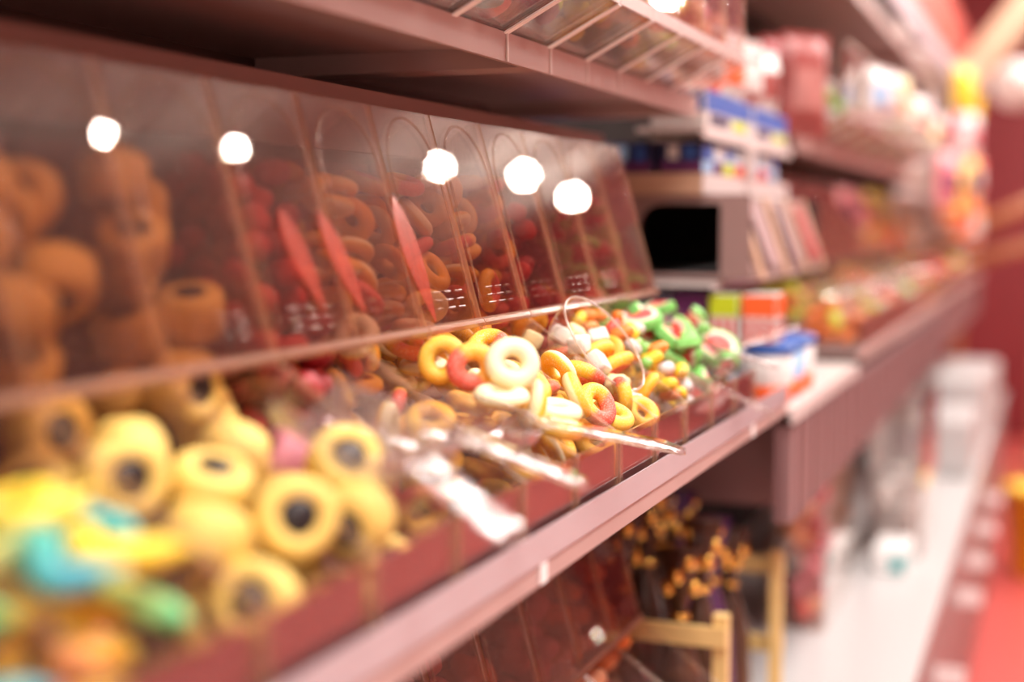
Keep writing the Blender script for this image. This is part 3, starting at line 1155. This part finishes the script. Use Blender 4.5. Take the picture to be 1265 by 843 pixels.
def pillow(label, c, w, h, th, body, panel, face=(1, 0, 0), group=None, name='sweet_bag', crimp='c_white'):
    """sealed bag hanging upright, facing 'face'"""
    t = thing(name, label, 'bag', c, group)
    f = Vector(face).normalized()
    s_ = Vector((0, 0, 1)).cross(f).normalized()
    n = 10
    q = rng.random() * 6
    def surf(u, v, side):
        k = max(0, 1 - abs(u) ** 3) * max(0, 1 - abs(v) ** 4)
        bulge = th * k * (1 + .18 * math.sin(5 * u + q) * math.sin(4 * v + q)) * side
        p = s_ * (u * w / 2 * (1 - .05 * (1 - abs(v)))) + Vector((0, 0, h / 2 + v * h / 2)) + f * bulge
        return tuple(p)
    m = MB()
    for side in (1, -1):
        base = len(m.v)
        for i in range(n + 1):
            for j in range(n + 1):
                m.v.append(surf(-1 + 2 * i / n, -1 + 2 * j / n, side))
        for i in range(n):
            for j in range(n):
                a = base + i * (n + 1) + j
                m.f.append((a, a + n + 1, a + n + 2, a + 1) if side > 0 else (a, a + 1, a + n + 2, a + n + 1))
                m.m.append(0)
    m.build('pouch', body, t, True)
    p = MB()
    for i in range(7):
        for j in range(6):
            v = Vector(surf(-.7 + 1.4 * i / 6, -.55 + .9 * j / 5, 1)) + f * .0012
            p.v.append(tuple(v))
    for i in range(6):
        for j in range(5):
            a = i * 6 + j
            p.f.append((a, a + 6, a + 7, a + 1))
            p.m.append(0)
    p.build('front_label', panel, t, True)
    for zz in (0, h):
        cr = MB()
        vs = []
        for i in range(13):
            u = -1 + 2 * i / 12
            for dz in (-.008, .008):
                vs.append(tuple(s_ * (u * w / 2) + Vector((0, 0, zz + dz)) + f * (.0012 * (-1) ** i)))
        cr.add(vs, [(2 * i, 2 * i + 2, 2 * i + 3, 2 * i + 1) for i in range(12)])
        cr.build('crimped_seal', crimp, t)
    return t


# ================================================================== BAY 2: packaged sweets and the cubby
B0, B1 = 1.69, 2.28
o = MB().box(-.657, -.648, B0 - .03, 6.25, -.95 + H, 1.0 + H).build('gondola_back', 'dark_board')
tag(o, 'dark back board behind the packaged sweets and further bays', 'board')
deck_shelf('carton_shelf', 'pale-lipped shelf under the blue cartons', B0, B1, -.485, -.400, .116, .014, mat='pale_strip')
t = thing('packet_shelf', 'thick tan shelf with a pale price edge above the arched opening', 'shelf', (-.645, B0 + .01, .0345))
MB().box(0, .240, 0, .57, 0, .0255).build('deck', 'tan_edge', t)
MB().box(.2402, .2425, .0, .57, .001, .0250).build('price_edge', 'pale_strip', t)
# cubby: end panel with arched opening
t = thing('arched_cubby', 'rose grey cubby box with a dark round-cornered opening in its end', 'cubby', (-.64, B0 + .02, -.069))
hx0, hx1, hz0, hz1 = .152, .256, .006, .092      # opening in local x, z
X_, Z_ = .292, .103
out = [(hx0, hz0), (hx0, hz1 - .03)] + [(hx0 + .03 - .03 * math.cos(a), hz1 - .03 + .03 * math.sin(a)) for a in [math.pi / 2 * k / 6 for k in range(1, 7)]] + [(hx1 - .004, hz1), (hx1, hz1 - .004), (hx1, hz0)]
m = MB()
# panel as quads between the opening outline and the outer frame
outer = []
for x, z in out:
    if z <= hz0 + 1e-6:
        outer.append((0 if x == hx0 else X_, 0))
    elif x == hx0:
        outer.append((0, z + .02))
    elif z >= hz1 - 1e-6:
        outer.append((min(X_, x), Z_))
    elif x >= hx1 - 1e-6:
        outer.append((X_, Z_))
    else:
        k = math.atan2(z - (hz1 - .03), (hx0 + .03) - x) / (math.pi / 2)
        outer.append((0, Z_ - .02 * (1 - k)) if k < .5 else ((hx0 + .03) * (k - .5) * 2, Z_))
n = len(out)
vs = [(x, y, z) for y in (0, .008) for x, z in out] + [(x, y, z) for y in (0, .008) for x, z in outer]
fs = []
for i in range(n - 1):
    fs += [(i, i + 1, 2 * n + i + 1, 2 * n + i), (n + i, 3 * n + i, 3 * n + i + 1, n + i + 1), (i, n + i, n + i + 1, i + 1)]
fs.append((0, 2 * n, 3 * n - 1, n - 1))
m.add(vs, fs)
m.build('end_panel', 'rose_dark', t)
MB().box(0, .285, .548, .556, 0, Z_).build('far_panel', 'dark_board', t)  # near-black inner boards: the shade of the opening is in their colour
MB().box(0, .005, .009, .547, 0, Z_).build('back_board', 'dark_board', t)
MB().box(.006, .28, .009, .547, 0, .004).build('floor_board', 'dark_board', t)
MB().plate((.297, .0), (.263, Z_ - .001), .0085, .556, -.004).build('front_board', ['rose_dark', 'rose_dark'], t)
for y in (.03, .20, .36, .50):
    MB().plate((.3035, .0), (.2695, Z_ - .001), y, y + .022, -.004).build('trim_strip', ['tan_edge', 'tan_edge'], t)
for y, c in ((.09, 'mauve'), (.27, 'mauve_dark'), (.42, 'c_crimson')):
    MB().plate((.3005, .015), (.2710, Z_ - .01), y, y + .08, -.002).build('coloured_insert', [c, c], t)
deck_shelf('packet_ledge', 'narrow white ledge under the arched cubby', B0, B1, -.645, -.385, -.072, .010, mat='pale_strip')
deck_shelf('tub_shelf', 'white-lipped shelf carrying the blue lidded tubs', B0, B1, -.645, -.288, -.222, .018, mat='pale_strip')
# tubs on the shelf
for i, x in enumerate((-.327, -.396, -.465)):
    for j in range(3):
        tub('%s tub with blue lid and orange foot %s' % ('sky blue' if (i + j) % 2 else 'white', 'under the striped cartons' if j == 0 else 'behind the striped cartons'), (x, B0 + .045 + j * .078, -.222), .031, .074,
            'c_sky' if (i + j) % 2 else 'c_white', 'c_blue', 'c_hot', '%s tubs %s' % ('sky blue' if (i + j) % 2 else 'white', 'under the cartons' if j == 0 else 'behind the cartons'))
cx = [(-.356, -.312, 'c_hot', 'orange'), (-.396, -.358, 'c_lime', 'lime green'), (-.442, -.398, 'c_purple', 'purple'), (-.490, -.444, 'c_navy', 'navy')]
for x0, x1, mt, nm in cx:
    carton('small red striped carton with a %s top, stacked on the tubs' % nm, x0, x1 - .002, B0 + .016, B0 + .072, -.147, -.0865, 'c_white' if nm != 'purple' else 'c_purple',
           [('y', .02, .98, .55, .98, mt)] + [('y', .12 + .3 * k, .27 + .3 * k, .05, .5, 'c_red') for k in range(3)] + [('x', .02, .98, .55, .98, mt), ('x', .1, .9, .1, .45, 'c_crimson')])
# packets along the tan shelf
pk = [(1.712, 'c_navy', 'c_sky', 'navy'), (1.772, 'c_sky', 'c_purple', 'sky blue'), (1.832, 'c_white', 'c_lime', 'lime'), (1.905, 'c_sky', 'c_hot', 'orange'), (1.985, 'c_white', 'c_hot', 'white and orange'), (2.065, 'c_sky', 'c_red', 'red'), (2.145, 'c_white', 'c_sky', 'pale')]
for y, body, band, nm in pk:
    carton('upright packet with %s foot band on the tan shelf' % nm, -.462, -.408, y, y + .056, .0608, .0985, body,
           [('x', .02, .98, .03, .40, band), ('x', .15, .85, .5, .9, 'c_blue' if body != 'c_sky' else 'c_white'), ('y', .02, .98, .03, .35, 'c_purple'), ('y', .2, .45, .45, .9, 'c_white'), ('y', .6, .85, .45, .9, 'c_blue')])
for i in range(3):
    carton('purple and blue packet behind the front row on the tan shelf, %s' % ('darkest', 'with white stripes', 'with sky stripes')[i], -.525 - .062 * i, -.470 - .062 * i, 1.712, 1.78, .0608, .0985, ('c_navy', 'c_purple', 'c_blue')[i],
           [('y', .02, .98, .03, .35, 'c_purple'), ('y', .15, .4, .4, .9, ('c_sky', 'c_white', 'c_sky')[i]), ('y', .6, .8, .4, .9, 'c_blue')])
for i in range(2):
    y = 1.70 + .285 * i
    carton('long blue and white carton %s' % ('next to the slant-bottomed bins', 'next to the coral bags')[i], -.47, -.402, y, y + .265, .1165, .162, 'c_white',
           [('x', .02, .98, .42, .98, 'c_blue'), ('y', .02, .98, .42, .98, 'c_blue'), ('x', .1, .5, .1, .35, 'c_navy'), ('x', .6, .9, .1, .35, 'c_lime')])
for i in range(4):
    y = 1.76 + .125 * i
    pillow('%s sweet bag standing on the blue cartons' % ('orange and white', 'white and orange', 'rose and white', 'white and coral')[i], (-.425, y, .1635), .11, .085, .022, ('c_hot', 'c_white', 'c_rosy', 'c_white')[i], ('c_white', 'c_hot', 'c_white', 'c_coral')[i], (1, -.35, 0))
o = MB().box(-.4005, -.392, 1.948, 1.962, -.0 + .0605 + H, .1015 + H).build('label_post', 'pale_strip')
tag(o, 'pale upright label post in front of the packets', 'post')

# ================================================================== BAY 3 and 4: more bins
C0, C1, D0, D1 = 2.33, 4.10, 4.15, 6.2
deck_shelf('far_bin_shelf', 'rose steel shelf carrying the second bank of gummy bins', C0, C1, -.645, -.2905, -.208, .018)
deck_shelf('end_bin_shelf', 'rose steel shelf carrying the double-width bins by the end wall', D0, D1, -.645, -.2905, -.208, .018)
deck_shelf('far_upper_shelf', 'rose steel shelf above the second bank of bins', C0, C1, -.645, -.400, .1455, .03, ribs=(3.1,))
deck_shelf('end_upper_shelf', 'rose steel shelf above the double-width bins', D0, D1, -.645, -.400, .1455, .03)
cols = ['yellow', 'white', 'pink', 'peach', 'orange', 'red', 'lime', 'green', 'crimson']
pairs = [(a, b) for i, a in enumerate(cols) for b in cols[i + 1:]]
rng.shuffle(pairs)
gum = {c: [blob_mesh('gummy_nugget', 'gum_' + c, .018, .012, .010, 3)] for c in cols}
pi_ = 0
for i in range(17):
    a, b = pairs[pi_]
    pi_ += 1
    y = C0 + .03 + .1 * i
    place_bin(y, 'clear bin of %s and %s nuggets in the second bank' % (a, b))
    it = drop(y, gum[a] + gum[b], 11, tray_limit(-.01), tilt=.5, back=7)
    sweets(it, 'gummy_nugget', '{c} nugget in the second-bank bin of %s and %s nuggets' % (a, b), 'gummy', 'second bank %s and %s nuggets' % (a, b))
for i in range(10):
    a, b = pairs[pi_]
    pi_ += 1
    y = D0 + .02 + .2 * i
    o = place_bin(y, 'double-width clear bin of %s and %s gummy lumps' % (a, b))
    o.scale = (1, 2, 1)
    ms = [blob_mesh('gummy_lump', 'gum_' + c, .022, .016, .013, 4) for c in (a, b)]
    it = drop(y, ms, 9, tray_limit(.0), tilt=.5, back=9, width=.2)
    sweets(it, 'gummy_lump', 'large {c} gummy lump in the double-width %s and %s bin' % (a, b), 'gummy', '%s and %s lumps' % (a, b))
for i in range(8):
    a, b = pairs[pi_]
    pi_ += 1
    y = C0 + .02 + .2 * i + .1
    place_upper(y, 'double-width slant-bottomed bin of %s and %s lumps' % (a, b), 2)
    ms = [blob_mesh('gummy_lump', 'gum_' + c, .018, .014, .012, 4) for c in (a, b)]
    it = drop(y, ms, 12, lambda x: .25, floor=up_floor, xr=(-.47, -.3455), width=.2, tilt=.5)
    sweets(it, 'gummy_lump', '{c} lump in the double-width slant bin of %s and %s' % (a, b), 'gummy', 'slant bin %s and %s lumps' % (a, b))
# scoops in the second bank
for i, (y, q) in enumerate(((2.45, .1), (2.78, -.1), (3.15, .15), (3.55, 0))):
    scoop('clear scoop in the second bank, %s' % ('in its first bin', 'between its first scoop and the middle', 'near its middle', 'towards the end wall')[i], (-.335, y, -.118), (-.255, y + .12, -.135 + .2 * q), q)
# red bags over the second bank's first bins
for i in range(3):
    pillow('%s bag standing at the start of the second bank' % ('coral', 'crimson', 'coral and rose')[i], (-.392 - .039 * i, 2.345 + .031 * i, .1465), .10, .15, .022, ('c_coral', 'c_crimson', 'c_coral')[i], ('c_rosy', 'c_coral', 'c_rosy')[i], (1, -.8, 0), crimp='c_coral')
for i in range(8):
    nm, a, b = (('white', 'c_white', 'c_sky'), ('lilac', 'header_lilac', 'c_white'), ('cream', 'cream', 'c_peach'), ('grey green', 'c_sage', 'c_white'), ('white and peach', 'c_white', 'c_peach'), ('lilac and pink', 'header_lilac', 'c_pink'), ('sage and cream', 'c_sage', 'cream'), ('white and red', 'c_white', 'c_rosy'))[i]
    t = pillow('%s packet clipped to the front of the slant bins' % nm, (-.322, 2.72 + .2 * i, .195 + .012 * (i % 3)), .11, .085, .014, a, b, (1, -.25, 0))
    MB().tube([(0, 0, .085), (0, 0, .097), (-.012, 0, .1)], .002, 6).build('clip', 'lamp_metal', t)
# top shelves and headers over all bays
deck_shelf('top_shelf', 'high rose steel shelf running over every bay', -.2, 6.2, -.645, -.385, .47, .03, ribs=(1.65, 2.3, 4.1))
t = thing('shelf_header', 'orange red header board over the shelving with a lilac lower edge', 'sign', (-.365, 1.7, .50))
MB().box(-.012, 0, 0, 4.5, .06, .27).build('board', 'header_red', t)
MB().box(-.012, .004, 0, 4.5, 0, .058).build('lower_edge', 'header_lilac', t)
for k in range(4):
    MB().box(-.280, -.012, .3 + 1.2 * k, .33 + 1.2 * k, .02, .05).build('bracket', 'header_lilac', t)
# hanging bags near the far end
hb = [(4.45, .05, 'c_pink', 'c_purple', 'pink'), (4.62, .0, 'c_orange', 'c_yellow', 'orange'), (4.80, .02, 'c_yellow', 'c_brown', 'golden'), (4.95, .20, 'c_pink', 'c_white', 'pale pink'), (5.08, .37, 'c_yellow', 'c_yellow', 'bright yellow'),
      (5.15, -.05, 'c_orange', 'c_red', 'red and orange'), (5.33, .08, 'c_yellow', 'c_navy', 'yellow and navy'), (5.42, .24, 'c_white', 'c_pink', 'white and pink'), (5.55, .36, 'c_peach', 'c_yellow', 'peach'), (5.75, .10, 'c_salmon', 'c_white', 'salmon'), (5.8, -.08, 'c_orange', 'c_white', 'tan')]
for y, z, a, b, nm in hb:
    t = pillow('%s sweet bag hanging on a hook towards the end wall' % nm, (-.315, y, z), .12, .15, .03, a, b, (1, -.5, 0))
    MB().tube([(0, 0, .15), (0, 0, .165), (-.0695, 0, .17)], .003, 6).build('hook', 'lamp_metal', t)
    o = MB().box(-.390, -.3845, y - .008, y + .008, -.06 + H, .498 + H).build('clip_strip', 'lamp_metal')
    tag(o, 'slim metal hanging strip holding the %s sweet bag' % nm, 'hanging strip')

# ---- fascia of vertical boards below the tub shelf and second bank
t = thing('board_fascia', 'mauve fascia of upright boards under the second bank of bins', 'fascia', (-.300, 1.70, -.363))
bm = [MB().box(0, .012, .001, .039, 0, .118).mesh('board', 'mauve_dark'), MB().box(0, .009, .001, .039, 0, .118).mesh('board', 'mauve')]
for k in range(60):
    o = put('board', bm[k % 3 == 0], t, (0, .04 * k, 0))
MB().box(-.012, -.001, 0, 4.5, 0, .118).build('backing', 'mauve_dark', t)
MB().box(-.345, -.013, .20, .208, -.02, .118).build('end_panel', 'mauve', t)

# ---- base cabinet with the white top
t = thing('base_cabinet', 'long low cabinet with a white top and mauve boarded front', 'cabinet', (-.185, 1.30, ZF + .006))
CL = 4.9
MB().box(-.46, 0, 0, CL, .535, .544).build('white_top', 'white_deck', t)
MB().box(-.46, -.022, 0, CL, 0, .534).build('carcass', 'mauve_dark', t)
bm = MB().box(-.020, -.006, .002, .118, .01, .53).mesh('front_board', 'mauve')
for k in range(40):
    put('front_board', bm, t, (0, .12 * k + .02, 0))
for y in (1.38, 1.98, 2.35, 2.75, 3.2):
    MB().box(-.0055, .050, y - .001, y + .001, .390, .428).build('price_flag', 'label_white', t)

# things on the white top
ZT = -.70
def clear_box(label, x0, x1, y0, y1, h, name='display_box'):
    t = thing(name, label, 'box', (x0, y0, ZT + .0005))
    w, d = x1 - x0, y1 - y0
    e = .003
    for nm, a in (('side_wall', (0, w, 0, e, 0, h, 'y')), ('side_wall', (0, w, d - e, d, 0, h, 'y')), ('end_wall', (0, e, e + .0002, d - e - .0002, 0, h, 'x')), ('end_wall', (w - e, w, e + .0002, d - e - .0002, 0, h, 'x')), ('bottom', (e, w - e, e, d - e, 0, e, 'z'))):
        MB().box(*a[:6], thin=a[6]).build(nm, ['acrylic', 'scoop_edge'], t)
    return t


def flat_floor(z):
    return lambda x: np.full_like(x, z)


clear_box('clear box of pink and white mallows beside the pine crate', -.46, -.355, 2.42, 2.80, .14)
MAL = [blob_mesh('mallow', 'gum_' + c, .016, .016, .014, 9, p=5) for c in ('pink', 'white', 'peach', 'salmon')]
it = drop(2.42, MAL, 70, lambda x: ZT + .125, floor=flat_floor(ZT + .005), xr=(-.455, -.36), width=.38, tilt=.4, weights=[3, 5, 1, 1])
sweets(it, 'mallow', '{c} mallow in the clear box beside the pine crate', 'mallow', 'mallows by the crate')
clear_box('tall clear box of white mallows on the cabinet', -.36, -.25, 3.04, 3.42, .33)
it = drop(3.04, MAL[1:2], 60, lambda x: ZT + .15, floor=flat_floor(ZT + .005), xr=(-.355, -.255), width=.38, tilt=.4)
sweets(it, 'mallow', 'white mallow in the tall clear box', 'mallow', 'white mallows in the tall box')
carton('flat white box with a teal label in front of the tall box', -.33, -.26, 2.88, 3.02, ZT + .0005, ZT + .05, 'label_white', [('x', .1, .6, .1, .7, 'c_teal'), ('y', .5, .9, .1, .7, 'c_teal')])
for i, (x0, x1, y0, y1, h) in enumerate(((-.42, -.20, 4.05, 4.4, .16), (-.40, -.20, 4.6, 4.95, .22), (-.42, -.19, 5.1, 5.6, .19))):
    carton('%s white storage box on the cabinet' % ('low', 'tall', 'long')[i], x0, x1, y0, y1, ZT + .0005, ZT + h, 'white_deck', [('y', .1, .5, .3, .7, 'ticket')])
carton('tan cardboard carton under the fascia boards', -.54, -.42, 2.95, 3.25, ZT + .0005, ZT + .17, 'tan_edge', [('y', .1, .9, .4, .6, 'beige')])
t = thing('bucket', 'yellow bucket standing on the red floor by the cabinet', 'bucket', (-.02, 5.3, ZF + .007))
MB().lathe([(.10, 0), (.105, .005), (.13, .30), (.135, .30), (.135, .315), (.122, .315), (.098, .012)], 24).build('body', 'c_yellow', t, True)
MB().tube([(.13 * math.cos(a), 0, .30 + .13 * math.sin(a)) for a in [math.pi * k / 12 for k in range(13)]], .004, 6).build('handle', 'lamp_metal', t, True)

# ---- pine crate with wrapped chocolate bags
t = thing('pine_crate', 'pale pine crate frame holding dark foil-tied chocolate bags', 'crate', (-.575, 1.505, ZT + .0005))
cw, cd_, ch = .250, .345, .27
for x in (0, cw - .016):
    for y in (0, cd_ - .016):
        MB().box(x, x + .016, y, y + .016, 0, ch).build('post', 'pine', t)
for z in (.02, .13, .236):
    for y in (-.0062, cd_ + .0002):
        MB().box(0, cw, y, y + .006, z, z + .022).build('slat', 'pine', t)
    for x in (-.0062, cw + .0002):
        if x > 0 and z > .1:
            continue
        MB().box(x, x + .006, 0, cd_, z, z + .022).build('slat', 'pine', t)
MB().box(.017, cw - .017, .001, cd_ - .001, 0, .006).build('floor_board', 'pine', t)


def choc_bag(label, c, r, h, wrap, group):
    t = thing('chocolate_bag', label, 'bag', c, group)
    ph = rng.random() * 6
    wob = lambda a, k: 1 + .07 * math.sin(5 * a + ph) * (1 - k) + (.22 * math.sin(9 * a + ph) * max(0, (k - .75) * 4))
    prof = [(r * .8, 0), (r, h * .1), (r * 1.02, h * .35), (r * .9, h * .55), (r * .45, h * .70), (r * .22, h * .76), (r * .5, h * .88), (r * .75, h)]
    MB().lathe(prof, 26, wob=wob).build('pouch', wrap, t, True)
    MB().tube([(r * .30 * math.cos(a), r * .30 * math.sin(a), h * .76) for a in [2 * math.pi * k / 14 for k in range(14)]], .0045, 6, closed=True).build('gold_tie', 'gold', t, True)
    for k in range(7):
        a = 2 * math.pi * k / 7 + ph
        x, y, z = r * .55 * math.cos(a), r * .55 * math.sin(a), h * (.86 + .10 * (k % 3) / 2)
        MB().lathe([(.0008, -.010), (.007, -.007), (.0095, 0), (.007, .007), (.0008, .010)], 10).build('foil_ball', 'gold', t, True, (x, y, z))
    return t


for i in range(4):
    for j in range(3):
        pw = (i + j) % 4 == 0
        choc_bag('%s wrapped chocolate bag with a gold tie in the pine crate' % ('purple' if pw else 'dark brown'), (-.527 + .068 * j + .006 * (i % 2), 1.555 + .08 * i, ZT + .0075), .028, .29 + .06 * rng.random() + .03 * (j < 2), 'purple_wrap' if pw else 'choc_wrap', 'purple chocolate bags' if pw else 'dark brown chocolate bags')

# ---- far end: handrail, brace, lantern
t = thing('sloped_handrail', 'sloped double wooden handrail in front of the dark red end wall', 'handrail', (at_y(1180, 300, 6.6).x, 6.6, ZF))
b = t.location
for (pa, pb, r) in (((1172, 298), (1300, 240), .034), ((1165, 332), (1300, 296), .030)):
    A, B = at_y(*pa, 6.6), at_y(*pb, 6.6)
    MB().tube([(A.x - b.x, 0, A.z + H), (B.x - b.x, 0, B.z + H)], r, 12).build('rail', 'oak', t, True)
A = at_y(1290, 320, 6.6)
MB().box(A.x - b.x - .03, A.x - b.x + .03, -.02, .02, 0, A.z + H + .08).build('newel_post', 'oak', t)
A = at_y(1185, 332, 6.6)
MB().box(A.x - b.x - .02, A.x - b.x + .02, -.02, .02, 0, A.z + H + .05).build('newel_post', 'oak', t)
A, B = at_y(1190, 105, 5.6), at_y(1290, -20, 5.6)
k = (ZC - .02 - A.z) / (B.z - A.z)
Bc = A + (B - A) * k
t = thing('ceiling_brace', 'slanting beige brace from the header up to the ceiling', 'brace', A)
MB().tube([(0, 0, 0), tuple(Bc - A)], .075, 4).build('beam', 'beige', t)
MB().box(-.08, .08, -.08, .08, -.03, .0).build('foot_plate', 'lamp_metal', t)
A = at_y(1258, 105, 7.0)
t = thing('paper_lantern', 'pale pink paper lantern hanging before the dark red wall', 'lantern', A)
r = .12
MB().lathe([(r * math.sin(math.pi * k / 14) + .004, -r * math.cos(math.pi * k / 14) * .9) for k in range(15)], 20, wob=lambda a, k: 1).build('shade', 'wall_pink', t, True)
MB().tube([(0, 0, r * .9), (0, 0, ZC - A.z)], .003, 6).build('cord', 'lamp_metal', t)
